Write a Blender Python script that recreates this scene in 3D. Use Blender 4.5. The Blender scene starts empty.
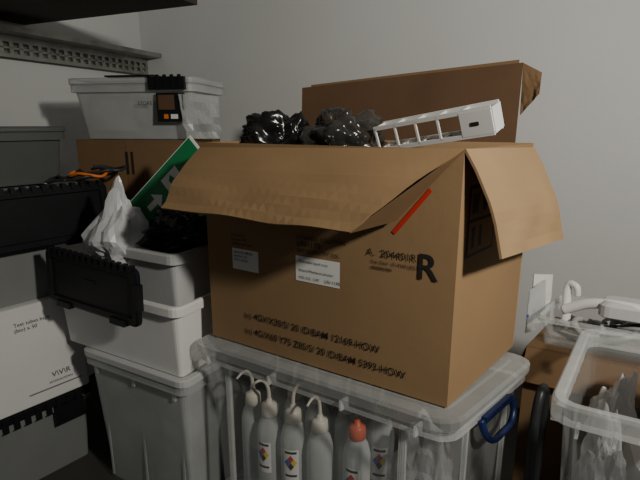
import bpy, bmesh, math, random
from mathutils import Vector, Matrix, noise
random.seed(4)
H=1.2
sc=bpy.context.scene

# ---------------------------------------------------------------- materials
def mat(name,col,rough=.6,metal=0,var=.0,vscale=6,bump=0,bscale=60,stretch=(1,1,1),spec=.4,alpha=1.0,edge=0.0,dirt=None):
    m=bpy.data.materials.new(name); m.use_nodes=True
    nt=m.node_tree; N=nt.nodes; L=nt.links
    b=N['Principled BSDF']; out=N['Material Output']
    b.inputs['Roughness'].default_value=rough; b.inputs['Metallic'].default_value=metal
    b.inputs['Specular IOR Level'].default_value=spec
    c=(col[0],col[1],col[2],1); b.inputs['Base Color'].default_value=c
    tc=N.new('ShaderNodeTexCoord'); mp=N.new('ShaderNodeMapping'); mp.inputs['Scale'].default_value=stretch
    L.new(tc.outputs['Object'],mp.inputs['Vector'])
    if var>0:
        n=N.new('ShaderNodeTexNoise'); n.inputs['Scale'].default_value=vscale; n.inputs['Detail'].default_value=6
        L.new(mp.outputs[0],n.inputs['Vector'])
        r=N.new('ShaderNodeValToRGB'); r.color_ramp.elements[0].position=.3; r.color_ramp.elements[1].position=.7
        d=dirt or [x*(1-var) for x in col]
        r.color_ramp.elements[0].color=(d[0],d[1],d[2],1)
        r.color_ramp.elements[1].color=tuple(min(1,x*(1+var*.5)) for x in col)+(1,)
        L.new(n.outputs['Fac'],r.inputs[0]); L.new(r.outputs[0],b.inputs['Base Color'])
    if bump>0:
        n2=N.new('ShaderNodeTexNoise'); n2.inputs['Scale'].default_value=bscale; n2.inputs['Detail'].default_value=4
        L.new(mp.outputs[0],n2.inputs['Vector'])
        bp=N.new('ShaderNodeBump'); bp.inputs['Strength'].default_value=bump; bp.inputs['Distance'].default_value=.01
        L.new(n2.outputs['Fac'],bp.inputs['Height']); L.new(bp.outputs[0],b.inputs['Normal'])
    if alpha<1:
        t=N.new('ShaderNodeBsdfTransparent'); mx=N.new('ShaderNodeMixShader')
        lw=N.new('ShaderNodeLayerWeight'); lw.inputs['Blend'].default_value=.35
        ma=N.new('ShaderNodeMath'); ma.operation='MULTIPLY_ADD'; ma.use_clamp=True
        ma.inputs[1].default_value=edge; ma.inputs[2].default_value=alpha
        L.new(lw.outputs['Facing'],ma.inputs[0]); L.new(ma.outputs[0],mx.inputs[0])
        L.new(t.outputs[0],mx.inputs[1]); L.new(b.outputs[0],mx.inputs[2]); L.new(mx.outputs[0],out.inputs['Surface'])
    return m
M_wall=mat('wall_paint',(.63,.64,.64),.85,var=.05,vscale=2,bump=.06,bscale=90)
M_floor=mat('floor_vinyl',(.06,.06,.055),.6,var=.2,vscale=5)
M_ceil=mat('ceiling_paint',(.4,.4,.38),.9,var=.03)
M_card=mat('cardboard',(.325,.210,.110),.85,var=.10,vscale=3,bump=.06,bscale=30,spec=.12)
M_cardin=mat('cardboard_inside',(.40,.268,.148),.85,var=.09,vscale=4,bump=.08,bscale=30,spec=.1)
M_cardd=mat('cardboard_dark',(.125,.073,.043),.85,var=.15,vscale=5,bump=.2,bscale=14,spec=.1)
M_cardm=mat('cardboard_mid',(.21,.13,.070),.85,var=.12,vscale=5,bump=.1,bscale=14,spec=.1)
M_tape=mat('brown_tape',(.20,.115,.06),.35)
M_ink=mat('black_ink',(.02,.018,.016),.7)
M_label=mat('label_paper',(.80,.80,.78),.6)
M_red=mat('red_tape',(.55,.03,.02),.5)
M_clear=mat('clear_plastic',(.75,.78,.78),.22,alpha=.06,edge=.28,spec=.6)
M_clearrim=mat('clear_plastic_rim',(.72,.75,.75),.3,alpha=.24,edge=.4,spec=.6,var=.1,vscale=20)
M_frost=mat('frosted_plastic',(.60,.63,.63),.4,alpha=.42,edge=.35,var=.15,vscale=7)
M_greyt=mat('grey_plastic',(.27,.285,.28),.5,alpha=.8,edge=.2,var=.1,vscale=4)
M_greyd=mat('smoke_plastic',(.12,.13,.13),.4,alpha=.7,edge=.2,var=.1,vscale=4)
M_white=mat('white_plastic',(.82,.82,.81),.4,var=.05,vscale=5)
M_whited=mat('offwhite_plastic',(.56,.57,.57),.45,var=.1,vscale=5)
M_black=mat('black_plastic',(.010,.011,.013),.45,var=.2,vscale=9,bump=.05,spec=.25)
M_blue=mat('blue_plastic',(.010,.022,.09),.35)
M_green=mat('green_sign',(.01,.20,.07),.4)
M_wpaint=mat('white_print',(.85,.86,.83),.5)
M_steel=mat('galvanised_steel',(.36,.37,.34),.45,metal=.75,var=.25,vscale=18)
M_brown=mat('dark_board',(.045,.035,.025),.7,var=.3,vscale=4,stretch=(1,6,1))
M_bagb=mat('black_bag_film',(.010,.010,.010),.2,spec=.5,alpha=.88,edge=.12)
M_bagg=mat('grey_bag_film',(.06,.06,.056),.18,alpha=.45,edge=.5,spec=.6)
M_bagc=mat('clear_bag_film',(.5,.52,.52),.3,alpha=.35,edge=.5,spec=.6)
M_bagw=mat('white_bag_film',(.80,.81,.83),.25,alpha=.72,edge=.4,spec=.7)
M_bott=mat('bottle_ldpe',(.72,.76,.76),.35,alpha=.5,edge=.5)
M_cap=mat('bottle_cap',(.80,.75,.66),.4)
M_capr=mat('red_cap',(.66,.15,.08),.4)
M_orange=mat('orange_cable',(.75,.2,.03),.45)
M_hose=mat('grey_hose',(.42,.43,.42),.35,alpha=.75,edge=.2)
M_hosed=mat('dark_hose',(.03,.032,.035),.4)
M_yellow=mat('yellow_print',(.8,.6,.05),.5)
M_bluep=mat('blue_print',(.05,.12,.5),.5)

# ---------------------------------------------------------------- mesh builder
def frame(o,ux,uy,uz=(0,0,1)):
    ux=Vector((ux[0],ux[1],ux[2] if len(ux)>2 else 0)).normalized()
    uy=Vector((uy[0],uy[1],uy[2] if len(uy)>2 else 0)).normalized()
    uz=Vector(uz).normalized(); o=Vector(o)
    return Matrix(((ux.x,uy.x,uz.x,o.x),(ux.y,uy.y,uz.y,o.y),(ux.z,uy.z,uz.z,o.z),(0,0,0,1)))
def rrect(x0,y0,x1,y1,r,n=4):
    r=max(.0005,min(r,(x1-x0)/2-.0005,(y1-y0)/2-.0005)); p=[]
    for cx,cy,a0 in ((x1-r,y0+r,-90),(x1-r,y1-r,0),(x0+r,y1-r,90),(x0+r,y0+r,180)):
        for i in range(n+1):
            a=math.radians(a0+90*i/n); p.append((cx+r*math.cos(a),cy+r*math.sin(a)))
    return p
def smoothpts(pts,k=6):
    pts=[Vector(p) for p in pts]; P=[pts[0]]+pts+[pts[-1]]; o=[]
    for i in range(1,len(P)-2):
        for j in range(k):
            t=j/k; a,b,c,d=P[i-1],P[i],P[i+1],P[i+2]
            o.append(.5*((2*b)+(c-a)*t+(2*a-5*b+4*c-d)*t*t+(3*b-a-3*c+d)*t**3))
    o.append(pts[-1]); return o
class MB:
    def __init__(s): s.v=[];s.f=[];s.mi=[];s.sm=[];s.mats=[];s.F=Matrix.Identity(4)
    def m(s,mt):
        if mt not in s.mats: s.mats.append(mt)
        return s.mats.index(mt)
    def add(s,vs,fs,mt,sm=False):
        o=len(s.v); s.v+= [s.F@Vector(v) for v in vs]; k=s.m(mt)
        for f in fs: s.f.append([i+o for i in f]); s.mi.append(k); s.sm.append(sm)
    def box(s,a,b,mt):
        x0,y0,z0=a;x1,y1,z1=b
        s.add([(x0,y0,z0),(x1,y0,z0),(x1,y1,z0),(x0,y1,z0),(x0,y0,z1),(x1,y0,z1),(x1,y1,z1),(x0,y1,z1)],
              [(0,3,2,1),(4,5,6,7),(0,1,5,4),(1,2,6,5),(2,3,7,6),(3,0,4,7)],mt)
    def loft(s,rings,mt,sm=False,cap0=True,cap1=True,closed=False):
        n=len(rings[0]); vs=[p for r in rings for p in r]; fs=[]
        R=len(rings)
        for k in range(R if closed else R-1):
            for i in range(n):
                j=(i+1)%n; a=k*n; b=((k+1)%R)*n
                fs.append((a+i,a+j,b+j,b+i))
        if cap0 and not closed: fs.append(tuple(range(n-1,-1,-1)))
        if cap1 and not closed: fs.append(tuple((R-1)*n+i for i in range(n)))
        s.add(vs,fs,mt,sm)
    def rloft(s,w,d,prof,r,mt,off=(0,0),cap0=True,cap1=True):
        s.loft([[(x+off[0],y+off[1],z) for x,y in rrect(i,i,w-i,d-i,max(.004,r-i*.6))] for i,z in prof],mt,False,cap0,cap1)
    def rev(s,prof,mt,c=(0,0,0),n=20,sm=True,ax=None):
        s.loft([[(c[0]+r*math.cos(2*math.pi*i/n),c[1]+r*math.sin(2*math.pi*i/n),c[2]+z) for i in range(n)] for r,z in prof],mt,sm)
    def tube(s,pts,r,mt,n=8,k=6):
        P=smoothpts(pts,k) if k>1 else [Vector(p) for p in pts]; rings=[]; up=None
        for i,p in enumerate(P):
            t=(P[min(i+1,len(P)-1)]-P[max(i-1,0)]).normalized()
            if up is None:
                up=Vector((0,0,1)) if abs(t.z)<.9 else Vector((1,0,0))
            x=(up-t*up.dot(t)).normalized(); y=t.cross(x); up=x
            rr=r(i/(len(P)-1)) if callable(r) else r
            rings.append([tuple(p+x*rr*math.cos(2*math.pi*j/n)+y*rr*math.sin(2*math.pi*j/n)) for j in range(n)])
        s.loft(rings,mt,True)
    def sheet(s,A,B,C,D,mt,th=.005,nu=10,nv=6,bulge=0,crinkle=0,seed=0):
        A,B,C,D=map(Vector,(A,B,C,D)); nrm=(B-A).cross(D-A).normalized(); top=[];bot=[]
        for j in range(nv+1):
            for i in range(nu+1):
                u=i/nu; v=j/nv; p=(A.lerp(B,u)).lerp(D.lerp(C,u),v)
                o=bulge*math.sin(math.pi*v)+crinkle*noise.noise(Vector((u*4+seed,v*4,seed)))*(v if v<1 else 1)
                top.append(p+nrm*(o+th/2)); bot.append(p+nrm*(o-th/2))
        n=nu+1; T=len(top); fs=[]
        for j in range(nv):
            for i in range(nu):
                a=j*n+i; fs.append((a,a+1,a+n+1,a+n)); fs.append((T+a,T+a+n,T+a+n+1,T+a+1))
        for i in range(nu):
            fs.append((i,T+i,T+i+1,i+1)); a=nv*n+i; fs.append((a,a+1,T+a+1,T+a))
        for j in range(nv):
            a=j*n; fs.append((a,a+n,T+a+n,T+a)); a=j*n+nu; fs.append((a,T+a,T+a+n,a+n))
        s.add(top+bot,fs,mt)
    def crumple(s,c,sz,mt,seed=0,amp=.3,sub=4,fine=1.0,pull=None,flat=None):
        bm=bmesh.new(); bmesh.ops.create_icosphere(bm,subdivisions=sub,radius=1)
        o=Vector((seed*3.1,seed*1.7,seed)); vs=[]
        for v in bm.verts:
            n=v.co.normalized()
            w=n+.25*Vector((noise.noise(n*2+o),noise.noise(n*2-o),noise.noise(n*2+o*2)))
            f1=noise.voronoi(w*1.9+o)[0]; f2=noise.voronoi(w*4.2-o)[0]
            d=.9+amp*noise.noise(n*1.5+o)+amp*.75*(f1[1]-f1[0])-amp*.3*f1[0]+amp*.32*fine*(f2[1]-f2[0]-.3)
            p=Vector((n.x*d*sz[0],n.y*d*sz[1],n.z*d*sz[2]))
            if pull and n.z>.3:
                k=(n.z-.3)/.7; p.x=p.x*(1-.6*k)+pull[0]*k; p.y=p.y*(1-.6*k)+pull[1]*k; p.z+=pull[2]*k
            if flat is not None: p.z=max(p.z,flat)
            vs.append(Vector(c)+p)
        s.add(vs,[[v.index for v in f.verts] for f in bm.faces],mt,sub>4); bm.free()
    def finish(s,name,org=None,bevel=0):
        if org is None:
            xs=[v.x for v in s.v];ys=[v.y for v in s.v];zs=[v.z for v in s.v]
            org=Vector(((min(xs)+max(xs))/2,(min(ys)+max(ys))/2,min(zs)))
        org=Vector(org); me=bpy.data.meshes.new(name)
        me.from_pydata([tuple(v-org) for v in s.v],[],s.f)
        for mt in s.mats: me.materials.append(mt)
        for p,k,q in zip(me.polygons,s.mi,s.sm): p.material_index=k; p.use_smooth=q
        bm=bmesh.new(); bm.from_mesh(me); bmesh.ops.recalc_face_normals(bm,faces=bm.faces); bm.to_mesh(me); bm.free()
        ob=bpy.data.objects.new(name,me); ob.location=org+Vector((0,0,H)); sc.collection.objects.link(ob)
        if bevel:
            b=ob.modifiers.new('bevel','BEVEL'); b.width=bevel; b.segments=2; b.limit_method='ANGLE'; b.angle_limit=math.radians(50)
        return ob
def text(parent,body,o,xd,up,size,mt,name='print',bold=0,sx=1):
    cu=bpy.data.curves.new(name,'FONT'); cu.body=body; cu.size=size; cu.offset=bold; cu.space_line=1.1
    cu.materials.append(mt)
    ob=bpy.data.objects.new(name,cu); sc.collection.objects.link(ob)
    xd=Vector(xd).normalized(); up=Vector(up); nr=xd.cross(up).normalized(); up=nr.cross(xd).normalized()
    o=Vector(o)+Vector((0,0,H))-parent.location
    M=Matrix(((xd.x*sx,up.x,nr.x,o.x),(xd.y*sx,up.y,nr.y,o.y),(xd.z*sx,up.z,nr.z,o.z),(0,0,0,1)))
    ob.parent=parent; ob.matrix_local=M
    return ob

# ---------------------------------------------------------------- room
ZF=-H
Wx=(.919,-.395); Wy=(.395,.919); COR=(-.922,2.635)
def slab(name,o,ux,uy,a,b,mt):
    mb=MB(); mb.F=frame(o,ux,uy); mb.box(a,b,mt); return mb.finish(name)
slab('wall_back',(COR[0],COR[1],ZF),Wx,Wy,(-.1,0,0),(3.6,.1,2.6),M_wall)
slab('wall_left',(COR[0],COR[1],ZF),Wx,Wy,(-.1,-3.8,0),(0,0,2.6),M_wall)
slab('floor',(COR[0],COR[1],ZF),Wx,Wy,(-.1,-3.8,-.05),(3.6,.1,0),M_floor)
slab('ceiling',(COR[0],COR[1],ZF),Wx,Wy,(-.1,-3.8,2.6),(3.6,.1,2.65),M_ceil)

# wall-hung perforated rail
mb=MB(); mb.F=frame((COR[0],COR[1],.25),(-Wy[0],-Wy[1]),Wx)
Lr=1.7
for z0,z1 in ((0,.014),(.032,.038),(.056,.08)): mb.box((0,.033,z0),(Lr,.036,z1),M_steel)
i=0
while i*.04<Lr:
    mb.box((i*.04,.033,.014),(i*.04+.016,.036,.056),M_steel); i+=1
mb.box((0,0,0),(Lr,.003,.08),M_steel)
mb.box((0,.0,.08),(Lr,.13,.084),M_steel)
mb.box((0,.127,.084),(Lr,.13,.10),M_steel)
mb.finish('perforated_shelf_rail')
# dark board shelf above
mb=MB(); mb.F=frame((-1.14,2.04,.385),Wx,(-Wy[0],-Wy[1]))
mb.box((-.06,0,0),(.80,.85,.022),M_brown); mb.box((-.06,0,.022),(.80,.012,.06),M_brown)
mb.finish('wooden_shelf_board')

# ---------------------------------------------------------------- totes
def tote(mb,w,d,h,mt,rim=None,taper=.015,rimw=.014,rimh=.03,t=.003,r=.035,ribs=0,base=0):
    rim=rim or mt
    mb.rloft(w,d,[(taper+rimw,base),(rimw,h-rimh),(rimw+t,h-rimh),(taper+rimw+t,base+t)],r,mt)
    mb.rloft(w,d,[(rimw,h-rimh),(0,h-rimh),(0,h-.006),(.004,h),(rimw-.003,h),(rimw,h-.004),(rimw,h-rimh)],r,rim,cap0=False,cap1=False)
    for k in range(ribs):
        x=w*(.12+.76*k/max(1,ribs-1))
        mb.box((x-.005,rimw-.006,h-rimh-.03),(x+.005,rimw+.004,h-rimh),rim)
        mb.box((x-.004,rimw+taper*.5,base+.02),(x+.004,rimw+taper*.5+.003,h-rimh-.03),mt)
def lid(mb,w,d,z,mt,th=.022,r=.035):
    mb.rloft(w,d,[(.0,z),(-.004,z+.003),(-.004,z+th-.003),(0,z+th),(.016,z+th),(.022,z+th-.008)],r,mt)

# main clear tote under the cardboard box
Kux=(.848,-.53); Kuy=(.707,.707)
K1=(-.356,1.245,-1.09)
mb=MB(); mb.F=frame(K1,Kux,Kuy)
kw,kd,kh=.735,.40,.485
mb.rloft(kw,kd,[(.040,0),(.018,kh-.035)],.04,M_clear,cap1=False)
mb.rloft(kw,kd,[(.018,kh-.035),(0,kh-.035),(0,kh-.012)],.04,M_clearrim,cap0=False,cap1=False)
mb.rloft(kw,kd,[(-.004,kh-.012),(-.008,kh-.008),(-.008,kh+.012),(0,kh+.018),(.03,kh+.018),(.036,kh+.021),(.05,kh+.021)],.045,M_clearrim,cap0=False)
for x in (.06,.27,.48,.66): mb.box((x,-.011,kh-.035),(x+.005,.016,kh-.01),M_clearrim)
for x in (.10,.11,.615,.625):
    mb.box((x-.003,.016,.02),(x+.003,.024,kh-.04),M_clearrim)
for y in (.10,.30):
    mb.box((kw-.022,y-.004,.02),(kw-.012,y+.004,kh-.04),M_clearrim)
def clip(mb,x,y0,y1,z,mt,s=1):
    ym=(y0+y1)/2
    mb.tube([(x,y0,z),(x+.012*s,y0+.004,z-.035),(x+.018*s,y0+.03,z-.058),(x+.018*s,ym,z-.062),(x+.018*s,y1-.03,z-.058),(x+.012*s,y1-.004,z-.035),(x,y1,z)],.008,mt,n=8)
    mb.box((x-.006,y0+.01,z-.012),(x+.008,y1-.01,z+.004),mt)
clip(mb,kw+.004,.12,.27,kh-.03,M_blue)
mb.finish('clear_storage_tote')
mb=MB(); mb.F=frame((K1[0],K1[1],ZF),Kux,Kuy); tote(mb,kw,kd,.105,M_greyt,M_greyt,r=.04); lid(mb,kw,kd,.09,M_greyt,.015); mb.finish('storage_tote')

# wash bottles
def bottle_mesh(name,capm,lab=True,spout=True,ang=0):
    mb=MB(); R=.0365; hb=.262
    mb.rev([(R*.9,0),(R,.006),(R,hb-.02),(R*.97,hb-.008),(R*.80,hb+.018),(R*.52,hb+.034),(R*.46,hb+.045)],M_bott,n=26)
    z0=hb+.042
    mb.rev([(R*.60,z0-.006),(R*.64,z0-.004),(R*.60,z0+.026),(R*.48,z0+.030),(.009,z0+.035),(.007,z0+.045)],capm,n=20)
    if spout:
        c,s=math.cos(ang),math.sin(ang); z0+=.03
        mb.tube([(0,0,z0),(0,0,z0+.03),(c*.004,s*.004,z0+.055),(c*.016,s*.016,z0+.075),(c*.034,s*.034,z0+.079),(c*.055,s*.055,z0+.067)],lambda t:.0062-.0028*t,M_cap,n=8)
    if lab:
        def patch(a0,a1,z0,z1,mt,off,diam=False):
            vs=[];fs=[];n=8
            if diam:
                am=(a0+a1)/2;zm=(z0+z1)/2
                vs=[((R+off)*math.cos(a),(R+off)*math.sin(a),z) for a,z in ((am,z0),(a1,zm),(am,z1),(a0,zm))]; fs=[(0,1,2,3)]
            else:
                for i in range(n+1):
                    a=a0+(a1-a0)*i/n
                    vs+=[((R+off)*math.cos(a),(R+off)*math.sin(a),z) for z in (z0,z1)]
                fs=[(2*i,2*i+2,2*i+3,2*i+1) for i in range(n)]
            mb.add(vs,fs,mt)
        b=-math.pi/2; z0=.188
        patch(b-.62,b+.62,z0-.06,z0+.040,M_label,.0005)
        patch(b-.45,b+.45,z0+.028,z0+.035,M_ink,.0009)
        for da,dz,mt in ((0,.012,M_red),(-.25,0,M_bluep),(.25,0,M_yellow),(0,-.012,M_ink)):
            patch(b+da-.23,b+da+.23,z0+dz-.012,z0+dz+.012,mt,.0014,True)
        patch(b-.45,b+.45,z0-.045,z0-.038,M_ink,.0009)
    ob=mb.finish(name,org=(0,0,0)); return ob
KF=frame(K1,Kux,Kuy)
spots=[(.10,.105,2),(.180,.085,1),(.258,.09,0),(.336,.10,0),(.438,.115,3),(.105,.20,1),(.185,.178,0),(.262,.18,1),(.345,.20,2),(.44,.215,0),(.16,.275,2),(.245,.275,1),(.33,.29,0)]
for k,(x,y,t) in enumerate(spots):
    red=(t==3)
    ob=bottle_mesh('wash_bottle',M_capr if red else M_cap,lab=(k in (1,2,4,6,9)),spout=not red,ang=random.uniform(-2.6,.4))
    p=KF@Vector((x,y,.003)); ob.location=(p.x,p.y,p.z+H); ob.rotation_euler=(0,0,random.uniform(-.5,-.1)); ob.scale=(1,1,(random.uniform(.95,1.0) if y<.15 else random.uniform(1.02,1.07)) if not red else 1.0)
mb=MB(); p=KF@Vector((.585,.18,.19)); mb.crumple(p,(.085,.09,.18),M_bagc,seed=7,amp=.4,sub=4)
mb.finish('crumpled_film')

# ---------------------------------------------------------------- big cardboard box
P0=Vector((.267,.9,0)); P1=Vector((-.303,1.26,0)); P3=Vector((.52,1.19,0)); P2=P1+P3-P0
zb=-.579; zt=-.044; ux=(P0-P1).normalized(); uy=(P3-P0).normalized(); Lx=(P0-P1).length; Ly=(P3-P0).length
nf=Vector((ux.y,-ux.x,0)); nf=nf if nf.y<0 else -nf
mb=MB(); mb.F=frame((P1.x,P1.y,zb),ux,uy); h=zt-zb; t=.006
mb.box((0,0,0),(Lx,Ly,t),M_card)
mb.box((0,0,t),(Lx,t,h),M_card); mb.box((0,Ly-t,t),(Lx,Ly,h),M_cardin)
mb.box((0,t,t),(t,Ly-t,h),M_card); mb.box((Lx-t,t,t),(Lx,Ly-t,h),M_card)
mb.F=Matrix.Identity(4)
def Z(v,z): return Vector((v.x,v.y,z))
FL=Vector((-.385,1.150,-.197)); FM=Vector((.057,.893,-.200)); FT=Z(P0.lerp(P1,.19),-.19)+nf*.012
a=Z(P1,zt-.014)-ux*.008; b=Z(P0,zt)
mb.sheet(a,b,FM,FL,M_card,th=.005,nu=24,nv=10,bulge=-.010,crinkle=.014,seed=2)
mb.sheet(b,FM,FT,b.lerp(FT,.02)+nf*.001,M_cardm,th=.004,nu=6,nv=6)  # folded flap corner: its shadow is put into the colour by a darker board
a=Z(P0,zt); b=Z(P3,zt-.01)
mb.sheet(a,b,Vector((.59,1.135,-.27)),Vector((.332,.848,-.240)),M_cardin,th=.005,nu=16,nv=10,bulge=-.012,crinkle=.012,seed=5)
mb.sheet(Z(P1,zt-.012),Z(P2,zt),Vector((P2.x-.08,P2.y+.07,-.2)),Vector((P1.x-.07,P1.y+.07,-.205)),M_cardin,th=.005)
mb.sheet(Z(P2,zt),Z(P3,zt),Z(P3,zt-.18)-nf*.07,Z(P2,zt-.18)-nf*.07,M_cardin,th=.005)
def FP(x,hh,o=.0015): return Vector((P1.x,P1.y,zb+hh))+ux*x+nf*o
def fquad(x0,h0,x1,h1,mt,o=.001):
    mb.add([FP(x0,h0,o),FP(x1,h0,o),FP(x1,h1,o),FP(x0,h1,o)],[(0,1,2,3)],mt)
fquad(.088,.212,.175,.268,M_label); fquad(.29,.215,.412,.277,M_label)
mb.add([FP(.535,.363),FP(.543,.358),FP(.617,.452),FP(.612,.460)],[(0,1,2,3)],M_red)
ns=Vector((uy.y,-uy.x,0))
def SP(q,z,o=.0012): return Z(P0,z)+uy*q+ns*o
def squad(q0,z0,q1,z1,mt,o): mb.add([SP(q0,z0,o),SP(q1,z0,o),SP(q1,z1,o),SP(q0,z1,o)],[(0,1,2,3)],mt)
squad(.035,-.262,.17,-.115,M_ink,.001); squad(.042,-.255,.163,-.19,M_card,.0016); squad(.042,-.183,.163,-.122,M_card,.0016)
squad(.055,-.245,.07,-.20,M_ink,.002); squad(.09,-.245,.105,-.20,M_ink,.002); squad(.05,-.172,.08,-.132,M_ink,.002); squad(.10,-.172,.12,-.132,M_ink,.002)
box=mb.finish('cardboard_box')
T=lambda s,x,hh,sz,nm='print',b=0,sx=1,mt=M_ink: text(box,s,FP(x,hh,.0022),ux,(0,0,1),sz,mt,nm,b,sx)
T('ETHANOL SOLUTION',.294,.318,.0135); T('UN1170',.294,.301,.019); T('NET QUANTITY: 5.5L',.294,.287,.0125)
T('Flammable liquid n.o.s.',.300,.262,.009); T('Ethanol/Methanol solution',.300,.240,.009); T('UN 1170',.372,.222,.011); T('VOL 5.5L  CAT',.300,.222,.009)
T('Batch No. 88125\nSupplier Ltd\nStore upright',.094,.256,.009)
T('ETHANOL\nsolution 99%\nHandle with care',.088,.30,.010)
T('A.  204401R',.479,.306,.0225); T('Exp. Date   01-MAR-2022',.490,.290,.010); T('00000002906',.49,.277,.009,b=.0001)
T('R',.592,.272,.078,b=.0005)
T('4GV/X30/S/ 20 /D/BAM 12169-HOW',.155,.082,.0255,b=.0001,sx=.92); T('4G/X60 Y75 Z85/S/ 20 /D/BAM 5393-HOW',.155,.038,.0255,b=.0001,sx=.92)
T('(n)',.122,.082,.022); T('(n)',.122,.038,.022)

# things in the box
mb=MB(); mb.crumple((-.11,1.37,-.06),(.115,.08,.095),M_bagb,seed=3,amp=.42,sub=5,fine=1.6); mb.finish('black_plastic_bag')
mb=MB(); mb.crumple((.055,1.33,-.045),(.125,.09,.09),M_bagg,seed=5,amp=.42,sub=5,fine=1.6); mb.crumple((.04,1.33,-.06),(.09,.06,.06),M_bagb,seed=6,amp=.4,sub=5); mb.finish('grey_plastic_bag')
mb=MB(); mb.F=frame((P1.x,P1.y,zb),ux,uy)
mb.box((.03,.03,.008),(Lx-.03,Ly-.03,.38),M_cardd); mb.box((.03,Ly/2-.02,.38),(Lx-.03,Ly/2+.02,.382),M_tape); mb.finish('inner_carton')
# white rack
A=Vector((.15,1.235,-.062)); B=Vector((.372,1.045,-.016)); xd=(B-A).normalized(); Lk=(B-A).length
up=Vector((.02,-.35,.93)); yd=up.cross(xd).normalized(); up=xd.cross(yd).normalized()
mb=MB(); mb.F=frame(A,xd,yd,up); hh=.054; dd=.05; b=.0048
for z in (0,hh): mb.box((0,-b/2,z-b),(Lk,b/2,z+b),M_white)
mb.box((0,dd-b/2,hh-b),(Lk,dd+b/2,hh+b),M_white); mb.box((0,dd-b/2,-b),(Lk,dd+b/2,b),M_white)
for k in range(5):
    x=.003+Lk*.19*k
    mb.box((x-b/2,-b/2,0),(x+b/2,b/2,hh),M_white)
    mb.box((x-b/2,0,hh-b),(x+b/2,dd,hh+b*.6),M_white); mb.box((x-b/2,0,-b),(x+b/2,dd,b*.5),M_white)
mb.box((Lk*.76,-.003,0),(Lk,.003,hh),M_white); mb.box((Lk*.76,0,-.003),(Lk,dd,.003),M_white); mb.box((Lk-.003,0,0),(Lk+.003,dd,hh),M_white)
mb.box((Lk*.84,-.0045,.022),(Lk*.90,-.003,.03),M_ink)
mb.finish('white_tube_rack')

# flattened cardboard leaning behind
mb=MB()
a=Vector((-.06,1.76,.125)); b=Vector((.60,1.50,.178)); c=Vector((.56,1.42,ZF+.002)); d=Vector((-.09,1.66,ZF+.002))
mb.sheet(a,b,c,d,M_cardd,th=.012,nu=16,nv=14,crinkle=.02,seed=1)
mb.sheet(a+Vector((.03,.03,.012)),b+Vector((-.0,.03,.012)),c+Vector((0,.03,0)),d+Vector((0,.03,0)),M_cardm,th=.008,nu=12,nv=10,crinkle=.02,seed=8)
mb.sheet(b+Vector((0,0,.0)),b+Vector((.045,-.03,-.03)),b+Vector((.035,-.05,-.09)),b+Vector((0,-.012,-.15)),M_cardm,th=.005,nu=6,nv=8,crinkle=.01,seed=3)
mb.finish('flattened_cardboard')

# ---------------------------------------------------------------- stack B (back-left)
Bx=(.985,-.174); By=(.174,.985)
for z,hh in ((ZF,.3),(-.88,.26)):
    mb=MB(); mb.F=frame((-.878,1.762,z),Bx,By); tote(mb,.47,.28,hh,M_greyt,M_black); lid(mb,.47,.28,hh-.004,M_black,.02); mb.finish('storage_tote')
mb=MB(); mb.F=frame((-.878,1.762,-.60),Bx,By); w,d,hh=.45,.27,.293
mb.box((0,0,0),(w,d,hh),M_cardm); mb.box((w*.44,-.0015,0),(w*.5,-.0005,hh),M_tape); mb.box((0,-.001,hh-.004),(w,d*.5,hh+.0005),M_cardm); mb.finish('cardboard_carton')
mb=MB(); mb.F=frame((-.878,1.762,-.303),Bx,By); w,d,hh=.44,.27,.252
mb.box((0,0,0),(w,d,hh-.004),M_cardm)
mb.box((0,-.001,hh-.008),(w,d/2-.001,hh-.001),M_cardm); mb.box((0,d/2+.001,hh-.008),(w,d+.001,hh-.001),M_cardm)
mb.box((w*.44,-.0015,0),(w*.5,-.0005,hh),M_tape)
mb.box((.19,-.002,.13),(.20,-.001,.21),M_ink); mb.box((.21,-.002,.13),(.22,-.001,.21),M_ink)
mb.finish('cardboard_carton')
# small clear tote with latches
mb=MB(); mb.F=frame((-.885,1.755,-.05),Bx,By)
tote(mb,.47,.29,.19,M_frost,M_frost,taper=.025,r=.03); lid(mb,.47,.29,.185,M_frost,.022,.03)
for x in (.36,):
    mb.box((x-.045,-.016,.165),(x+.085,.0,.206),M_black)
    for k in range(5): mb.box((x-.04+k*.026,-.02,.17),(x-.03+k*.026,-.012,.212),M_black)
mb.box((.15,-.003,.209),(.33,.06,.214),M_black)
mb.box((.335,-.002,.06),(.43,.016,.155),M_black)
mb.box((.342,-.004,.10),(.40,-.002,.148),M_cardd); mb.box((.36,-.004,.07),(.375,-.002,.085),M_orange); mb.box((.385,-.004,.07),(.41,-.002,.085),M_label)
mb.crumple((.24,.14,.085),(.14,.07,.055),M_whited,seed=11,amp=.35,sub=3)
mb.box((.045,.06,.03),(.20,.22,.15),M_label)
t1=mb.finish('clip_lid_tote')
text(t1,'STORE',(-.885+.985*.265,1.755-.174*.265-.004,-.05+.115),(Bx[0],Bx[1],0),(0,0,1),.018,M_ink,'print')
mb=MB(); mb.F=frame((-.885+.985*.42,1.755-.174*.42,-.05),(.985,-.174),(.174,.985))
mb.sheet((.0,-.012,.15),(.09,.12,.15),(.085,.13,.0),(.02,-.012,.004),M_bagc,th=.003,crinkle=.04,seed=4)
mb.finish('plastic_sleeve')

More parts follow.
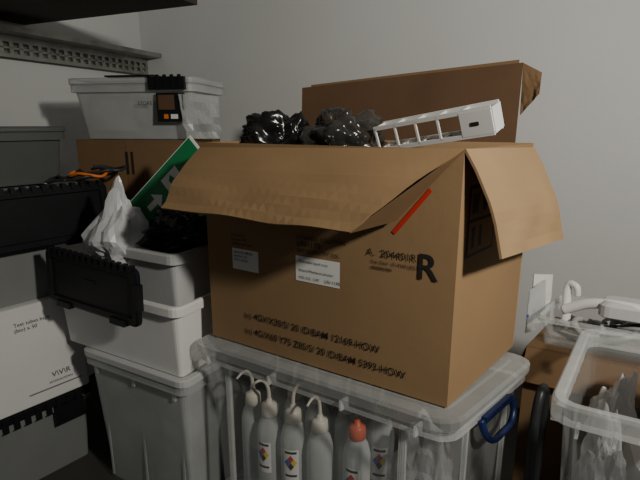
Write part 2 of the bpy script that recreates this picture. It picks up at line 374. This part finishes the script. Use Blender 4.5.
# ---------------------------------------------------------------- stack M (bins)
Mx=(.874,-.486); My=(.486,.874); L0=.57
MC=Vector((-.385,1.205,0)); ML=Vector((MC.x-.874*L0,MC.y+.486*L0,0))
mb=MB(); mb.F=frame((ML.x,ML.y,ZF),Mx,My)@Matrix.Translation((.115,.012,0)); tote(mb,L0-.12,.265,.475,M_frost,M_frost,r=.03,ribs=3,taper=.025); lid(mb,L0-.12,.265,.47,M_whited,.024,.03)
mb.crumple((.22,.13,.2),(.15,.08,.16),M_whited,seed=21,amp=.3,sub=3)
mb.finish('storage_tote')
mb=MB(); mb.F=frame((ML.x,ML.y,-.704),Mx,My); tote(mb,L0,.29,.222,M_white,M_white,taper=.012,rimw=.016,rimh=.028,t=.004,r=.03)
mb.finish('white_bin')
mb=MB(); mb.F=frame((ML.x,ML.y,-.66),Mx,My)@Matrix.Translation((.13,.035,0)); tote(mb,L0-.16,.215,.315,M_whited,M_whited,taper=.02,rimw=.016,rimh=.03,t=.004,r=.03)
mb.finish('grey_bin')
def blacklid(mb,w,h,n=14):
    mb.rloft(w,h,[(0,0),(0,.012),(.006,.016),(.022,.016),(.026,.010)],.02,M_black)
    for k in range(n):
        x=.02+(w-.05)*k/(n-1); mb.box((x,h-.012,.0),(x+(w/n)*.45,h+.008,.02),M_black)
    for x in (w*.2,w*.8): mb.box((x-.03,-.006,0),(x+.03,.012,.022),M_black)
    mb.box((w-.012,h*.3,0),(w+.008,h*.75,.02),M_black); mb.box((w*.44,h*.55,.009),(w*.56,h*.6,.012),M_black)
o=ML+Vector((My[0],My[1],0))*-.03+Vector((Mx[0],Mx[1],0))*.07
mb=MB()
mb.F=frame((o.x,o.y,-.53),(Mx[0],Mx[1],-.03),(0.02,.04,1),(-My[0],-My[1],.06)); blacklid(mb,.40,.165)
mb.finish('black_tote_lid')
# contents
mb=MB(); mb.crumple((-.60,1.405,-.355),(.105,.07,.10),M_bagw,seed=2,amp=.45,sub=4,pull=(.02,0,.075)); mb.finish('white_plastic_bag')
mb=MB(); mb.crumple((-.415,1.40,-.32),(.125,.07,.085),M_bagb,seed=9,amp=.45,sub=5,fine=1.6); mb.finish('black_plastic_bag')
# green sign
c=Vector((-.438,1.42,-.186)); xd=Vector((.66,-.12,.64)).normalized(); up=Vector((-.6,.35,.7)); nr=xd.cross(up).normalized(); up=nr.cross(xd)
mb=MB(); mb.F=frame(c,xd,up,nr)@Matrix.Scale(1.2,4); w,hh=.125,.062
mb.box((-w,-hh,-.002),(w,hh,.002),M_wpaint); mb.box((-w+.006,-hh+.012,.002),(w-.006,hh-.002,.0026),M_green)
def q(pts,mt=M_wpaint,z=.0032): mb.add([(x,y,z) for x,y in pts],[tuple(range(len(pts)))],mt)
q([(-.085,.0),(-.055,.0),(-.055,-.016),(-.03,.008),(-.055,.032),(-.055,.016),(-.085,.016)])
q([(-.01,-.025),(.045,-.025),(.045,.037),(-.01,.037)]); q([(.012,-.02),(.03,-.005),(.02,.03),(.008,.02)],M_green,.0038)
mb.finish('exit_sign')

# ---------------------------------------------------------------- stack A (far left)
Ad=(.62,.785); An=(-.785,.62); AC=Vector((-.826,1.573,0)); wA=.58
def AF(z,w=wA): return frame((AC.x-Ad[0]*w,AC.y-Ad[1]*w,z),Ad,An)
zA=-.91
mb=MB(); mb.F=AF(ZF); tote(mb,wA,.29,zA-ZF-.02,M_greyt,M_greyt,r=.03); lid(mb,wA,.29,zA-ZF-.03,M_black,.028,.03)
for k in range(16): mb.box((.02+k*.033,-.008,zA-ZF-.05),(.038+k*.033,.002,zA-ZF-.001),M_black)
mb.box((wA-.14,-.012,zA-ZF-.10),(wA-.04,.006,zA-ZF-.03),M_black)
mb.finish('storage_tote')
cH=.35
mb=MB(); mb.F=AF(zA+.001); w,d,hh=wA-.005,.28,cH
mb.loft([[(x,y,z) for x,y in rrect(i,i,w-i,d-i,.012)] for i,z in ((.004,0),(0,.004),(0,hh-.012),(.0,hh-.012),(-.004,hh-.012),(-.004,hh),(.002,hh+.002))],M_white)
mb.box((w-.2,-.001,.04),(w-.03,-.0,.045),M_greyt)
wb=mb.finish('white_carton')
fo=lambda x,z:Vector((AC.x-Ad[0]*wA,AC.y-Ad[1]*wA,zA+z))+Vector((Ad[0],Ad[1],0))*x-Vector((An[0],An[1],0))*.002
text(wb,'Test tubes bags\n(bio) x 50',fo(.36,.29),(Ad[0],Ad[1],0),(0,0,1),.017,M_ink)
text(wb,'V\\V\\R',fo(.45,.08),(Ad[0],Ad[1],0),(0,0,1),.026,M_ink); text(wb,'INTERNATIONAL',fo(.44,.06),(Ad[0],Ad[1],0),(0,0,1),.010,M_ink)
mb=MB(); mb.F=AF(zA+cH+.004); tote(mb,wA-.03,.27,.365,M_greyt,M_greyt,r=.03)
mb.box((.03,.03,.26),(wA-.06,.24,.36),M_whited)
mb.finish('storage_tote')
mb=MB(); mb.F=frame((AC.x-Ad[0]*.5+An[0]*-.022,AC.y-Ad[1]*.5-An[1]*.022,-.375),(Ad[0],Ad[1],0),(0,0,1),(-An[0],-An[1],0)); blacklid(mb,.61,.185,20)
mb.finish('black_tote_lid')
# smoky bin & cables on top
mb=MB(); mb.F=AF(-.188,.36)@Matrix.Translation((.0,.05,0)); tote(mb,.40,.2,.17,M_greyd,M_greyd,r=.025); lid(mb,.40,.2,.165,M_greyd,.018,.025)
mb.finish('grey_storage_box')
mb=MB(); 
for k in range(5):
    c=Vector((-.82+.025*k,1.56+.02*k,-.175+.008*k)); pts=[]
    for i in range(9):
        a=i/8*5; pts.append(c+Vector((.06*math.cos(a+k),.04*math.sin(a+k),.006*math.sin(3*a))))
    mb.tube(pts,.005,M_orange if k==2 else M_hosed,n=6,k=4)
mb.finish('cable_coil')

# ---------------------------------------------------------------- right side
Rx=(.87,-.48); Ry=(.58,.81)
RF0=frame((.423,.796,ZF),Rx,Ry)
mb=MB(); mb.F=RF0; tote(mb,.52,.43,.268,M_greyt,M_greyt,r=.045); mb.finish('storage_tote')
mb=MB(); mb.F=frame((.423,.796,-.93),Rx,Ry); 
mb.rloft(.52,.43,[(.045,0),(.022,.39)],.045,M_clear,cap1=False)
mb.rloft(.52,.43,[(.022,.39),(0,.39),(0,.424),(.004,.43),(.018,.43),(.022,.424),(.022,.39)],.045,M_clearrim,cap0=False,cap1=False)
for k in range(8): mb.box((.05+k*.06,-.001,.37),(.055+k*.06,.018,.395),M_clearrim)
for k in range(6): mb.box((.0,.06+k*.06,.36),(.018,.065+k*.06,.395),M_clearrim)
mb.finish('clear_storage_tote')
RF=frame((.423,.796,-.93),Rx,Ry)
mb=MB(); mb.F=RF@Matrix.Translation((.16,.12,.01))@Matrix.Rotation(.2,4,'Z'); 
mb.rloft(.24,.2,[(.0,0),(0,.24),(.012,.26),(.05,.27)],.04,M_whited); mb.finish('white_canister')
mb=MB(); mb.F=RF@Matrix.Translation((.13,.15,.35))@Matrix.Rotation(.22,4,'Y')
tote(mb,.24,.18,.07,M_white,M_white,taper=.012,rimw=.010,rimh=.012,r=.03)
mb.crumple((.12,.09,.03),(.08,.05,.02),M_whited,seed=31,amp=.3,sub=3); mb.finish('white_tray')
mb=MB(); mb.crumple(RF@Vector((.10,.12,.2)),(.045,.055,.17),M_bagc,seed=13,amp=.4,sub=4)
mb.crumple(RF@Vector((.10,.33,.20)),(.06,.05,.15),M_bagw,seed=14,amp=.4,sub=4); mb.finish('crumpled_film')
# carton behind
mb=MB(); NO=Vector((.575,1.228,ZF)); dz=-.93-ZF; mb.F=frame(NO,Rx,(.65,.76)); w,d,hh,t=.5,.27,.33+dz,.005
mb.box((0,0,0),(w,d,t),M_cardm)
mb.box((0,0,t),(w,t,hh),M_cardm); mb.box((0,d-t,t),(w,d,hh),M_cardm); mb.box((0,t,t),(t,d-t,hh),M_cardm); mb.box((w-t,t,t),(w,d-t,hh),M_cardm)
mb.box((0,0,hh),(w,d*.5-.002,hh+t),M_cardm); mb.box((0,d*.5+.002,hh),(w,d,hh+t),M_cardm)
mb.sheet((0,0,hh),(0,d,hh),(-.03,d,hh-.08),(-.03,0,hh-.08),M_cardd,th=.004)
mb.sheet((0,0,hh),(w,0,hh),(w,-.03,hh-.09),(0,-.03,hh-.09),M_cardm,th=.004)
mb.finish('cardboard_carton')
NF=frame((NO.x,NO.y,-.93),Rx,(.65,.76))
mb=MB(); mb.F=NF@Matrix.Translation((.01,.01,.336)); tote(mb,.46,.24,.085,M_clear,M_clearrim,taper=.01,rimw=.01,rimh=.015,r=.03); mb.finish('clear_tray')
mb=MB(); mb.F=NF@Matrix.Translation((.03,.02,.345))
for k in range(8):
    cx,cy=.07+.035*k,.11+.03*math.sin(k*2); r0=.045+.012*(k%3); pts=[]
    for i in range(13):
        a=i/12*6.0+k*1.3; pts.append((cx+r0*math.cos(a)*1.2,cy+r0*math.sin(a)*.75,.02+.007*k+.014*math.sin(2*a+k)))
    mb.tube(pts,.005 if k%2 else .008,(M_hose,M_hosed,M_hose)[k%3],n=8,k=3)
mb.finish('hose_coil')
mb=MB(); mb.F=NF
mb.tube([(.06,.13,.37),(.055,.14,.42),(.05,.15,.465),(.055,.15,.485),(.075,.14,.48),(.08,.14,.455)],lambda t:.013-.005*t,M_white,n=10)
mb.tube([(.05,.13,.41),(.12,.12,.445),(.22,.1,.455),(.32,.09,.44),(.36,.09,.40)],.015,M_white,n=10)
mb.rev([(.02,-.006),(.03,0),(.03,.012),(.018,.02),(.018,.04)],M_whited,c=(.30,.12,.45))
mb.rloft(.13,.09,[(.006,.42),(0,.425),(0,.455),(.01,.465),(.02,.465)],.03,M_whited,off=(.14,.08))
mb.finish('white_pipe_bend')
mb=MB(); mb.F=NF@Matrix.Translation((-.03,.12,.337))
mb.sheet((-.005,.0,.17),(.03,.06,.16),(.035,.06,0),(.0,.0,0),M_label,th=.004,crinkle=.01,seed=3)
mb.sheet((.0,-.04,.13),(.02,.03,.15),(.03,.03,0),(.0,-.04,0),M_whited,th=.004,crinkle=.01,seed=6)
mb.box((-.001,-.042,.05),(.004,-.03,.058),M_bluep)
mb.finish('document_folders')
mb=MB(); mb.tube([(.52,1.02,ZF),(.522,1.03,-.8),(.53,1.045,-.69),(.55,1.07,-.64),(.575,1.1,-.68),(.585,1.12,-.9),(.585,1.12,ZF)],.012,M_hosed,n=8); mb.finish('rubber_hose')

# ---------------------------------------------------------------- light, world, camera
def area(name,loc,tgt,size,e,col):
    l=bpy.data.lights.new(name,'AREA'); l.size=size; l.energy=e; l.color=col
    o=bpy.data.objects.new(name,l); o.location=Vector(loc)+Vector((0,0,H)); sc.collection.objects.link(o)
    d=Vector(tgt)-Vector(loc); o.rotation_euler=d.to_track_quat('-Z','Y').to_euler()
area('ceiling_lamp',(.98,-.22,.60),(.45,1.4,.0),.13,29,(1,.945,.84))
w=bpy.data.worlds.new('world'); sc.world=w; w.use_nodes=True
w.node_tree.nodes['Background'].inputs[0].default_value=(.85,.9,1,1); w.node_tree.nodes['Background'].inputs[1].default_value=.035
cd=bpy.data.cameras.new('camera'); cd.lens=27; cd.sensor_width=36; cd.clip_start=.02
co=bpy.data.objects.new('camera',cd); co.location=(0,0,H); co.rotation_euler=(math.radians(90-13.5),0,0); sc.collection.objects.link(co); sc.camera=co
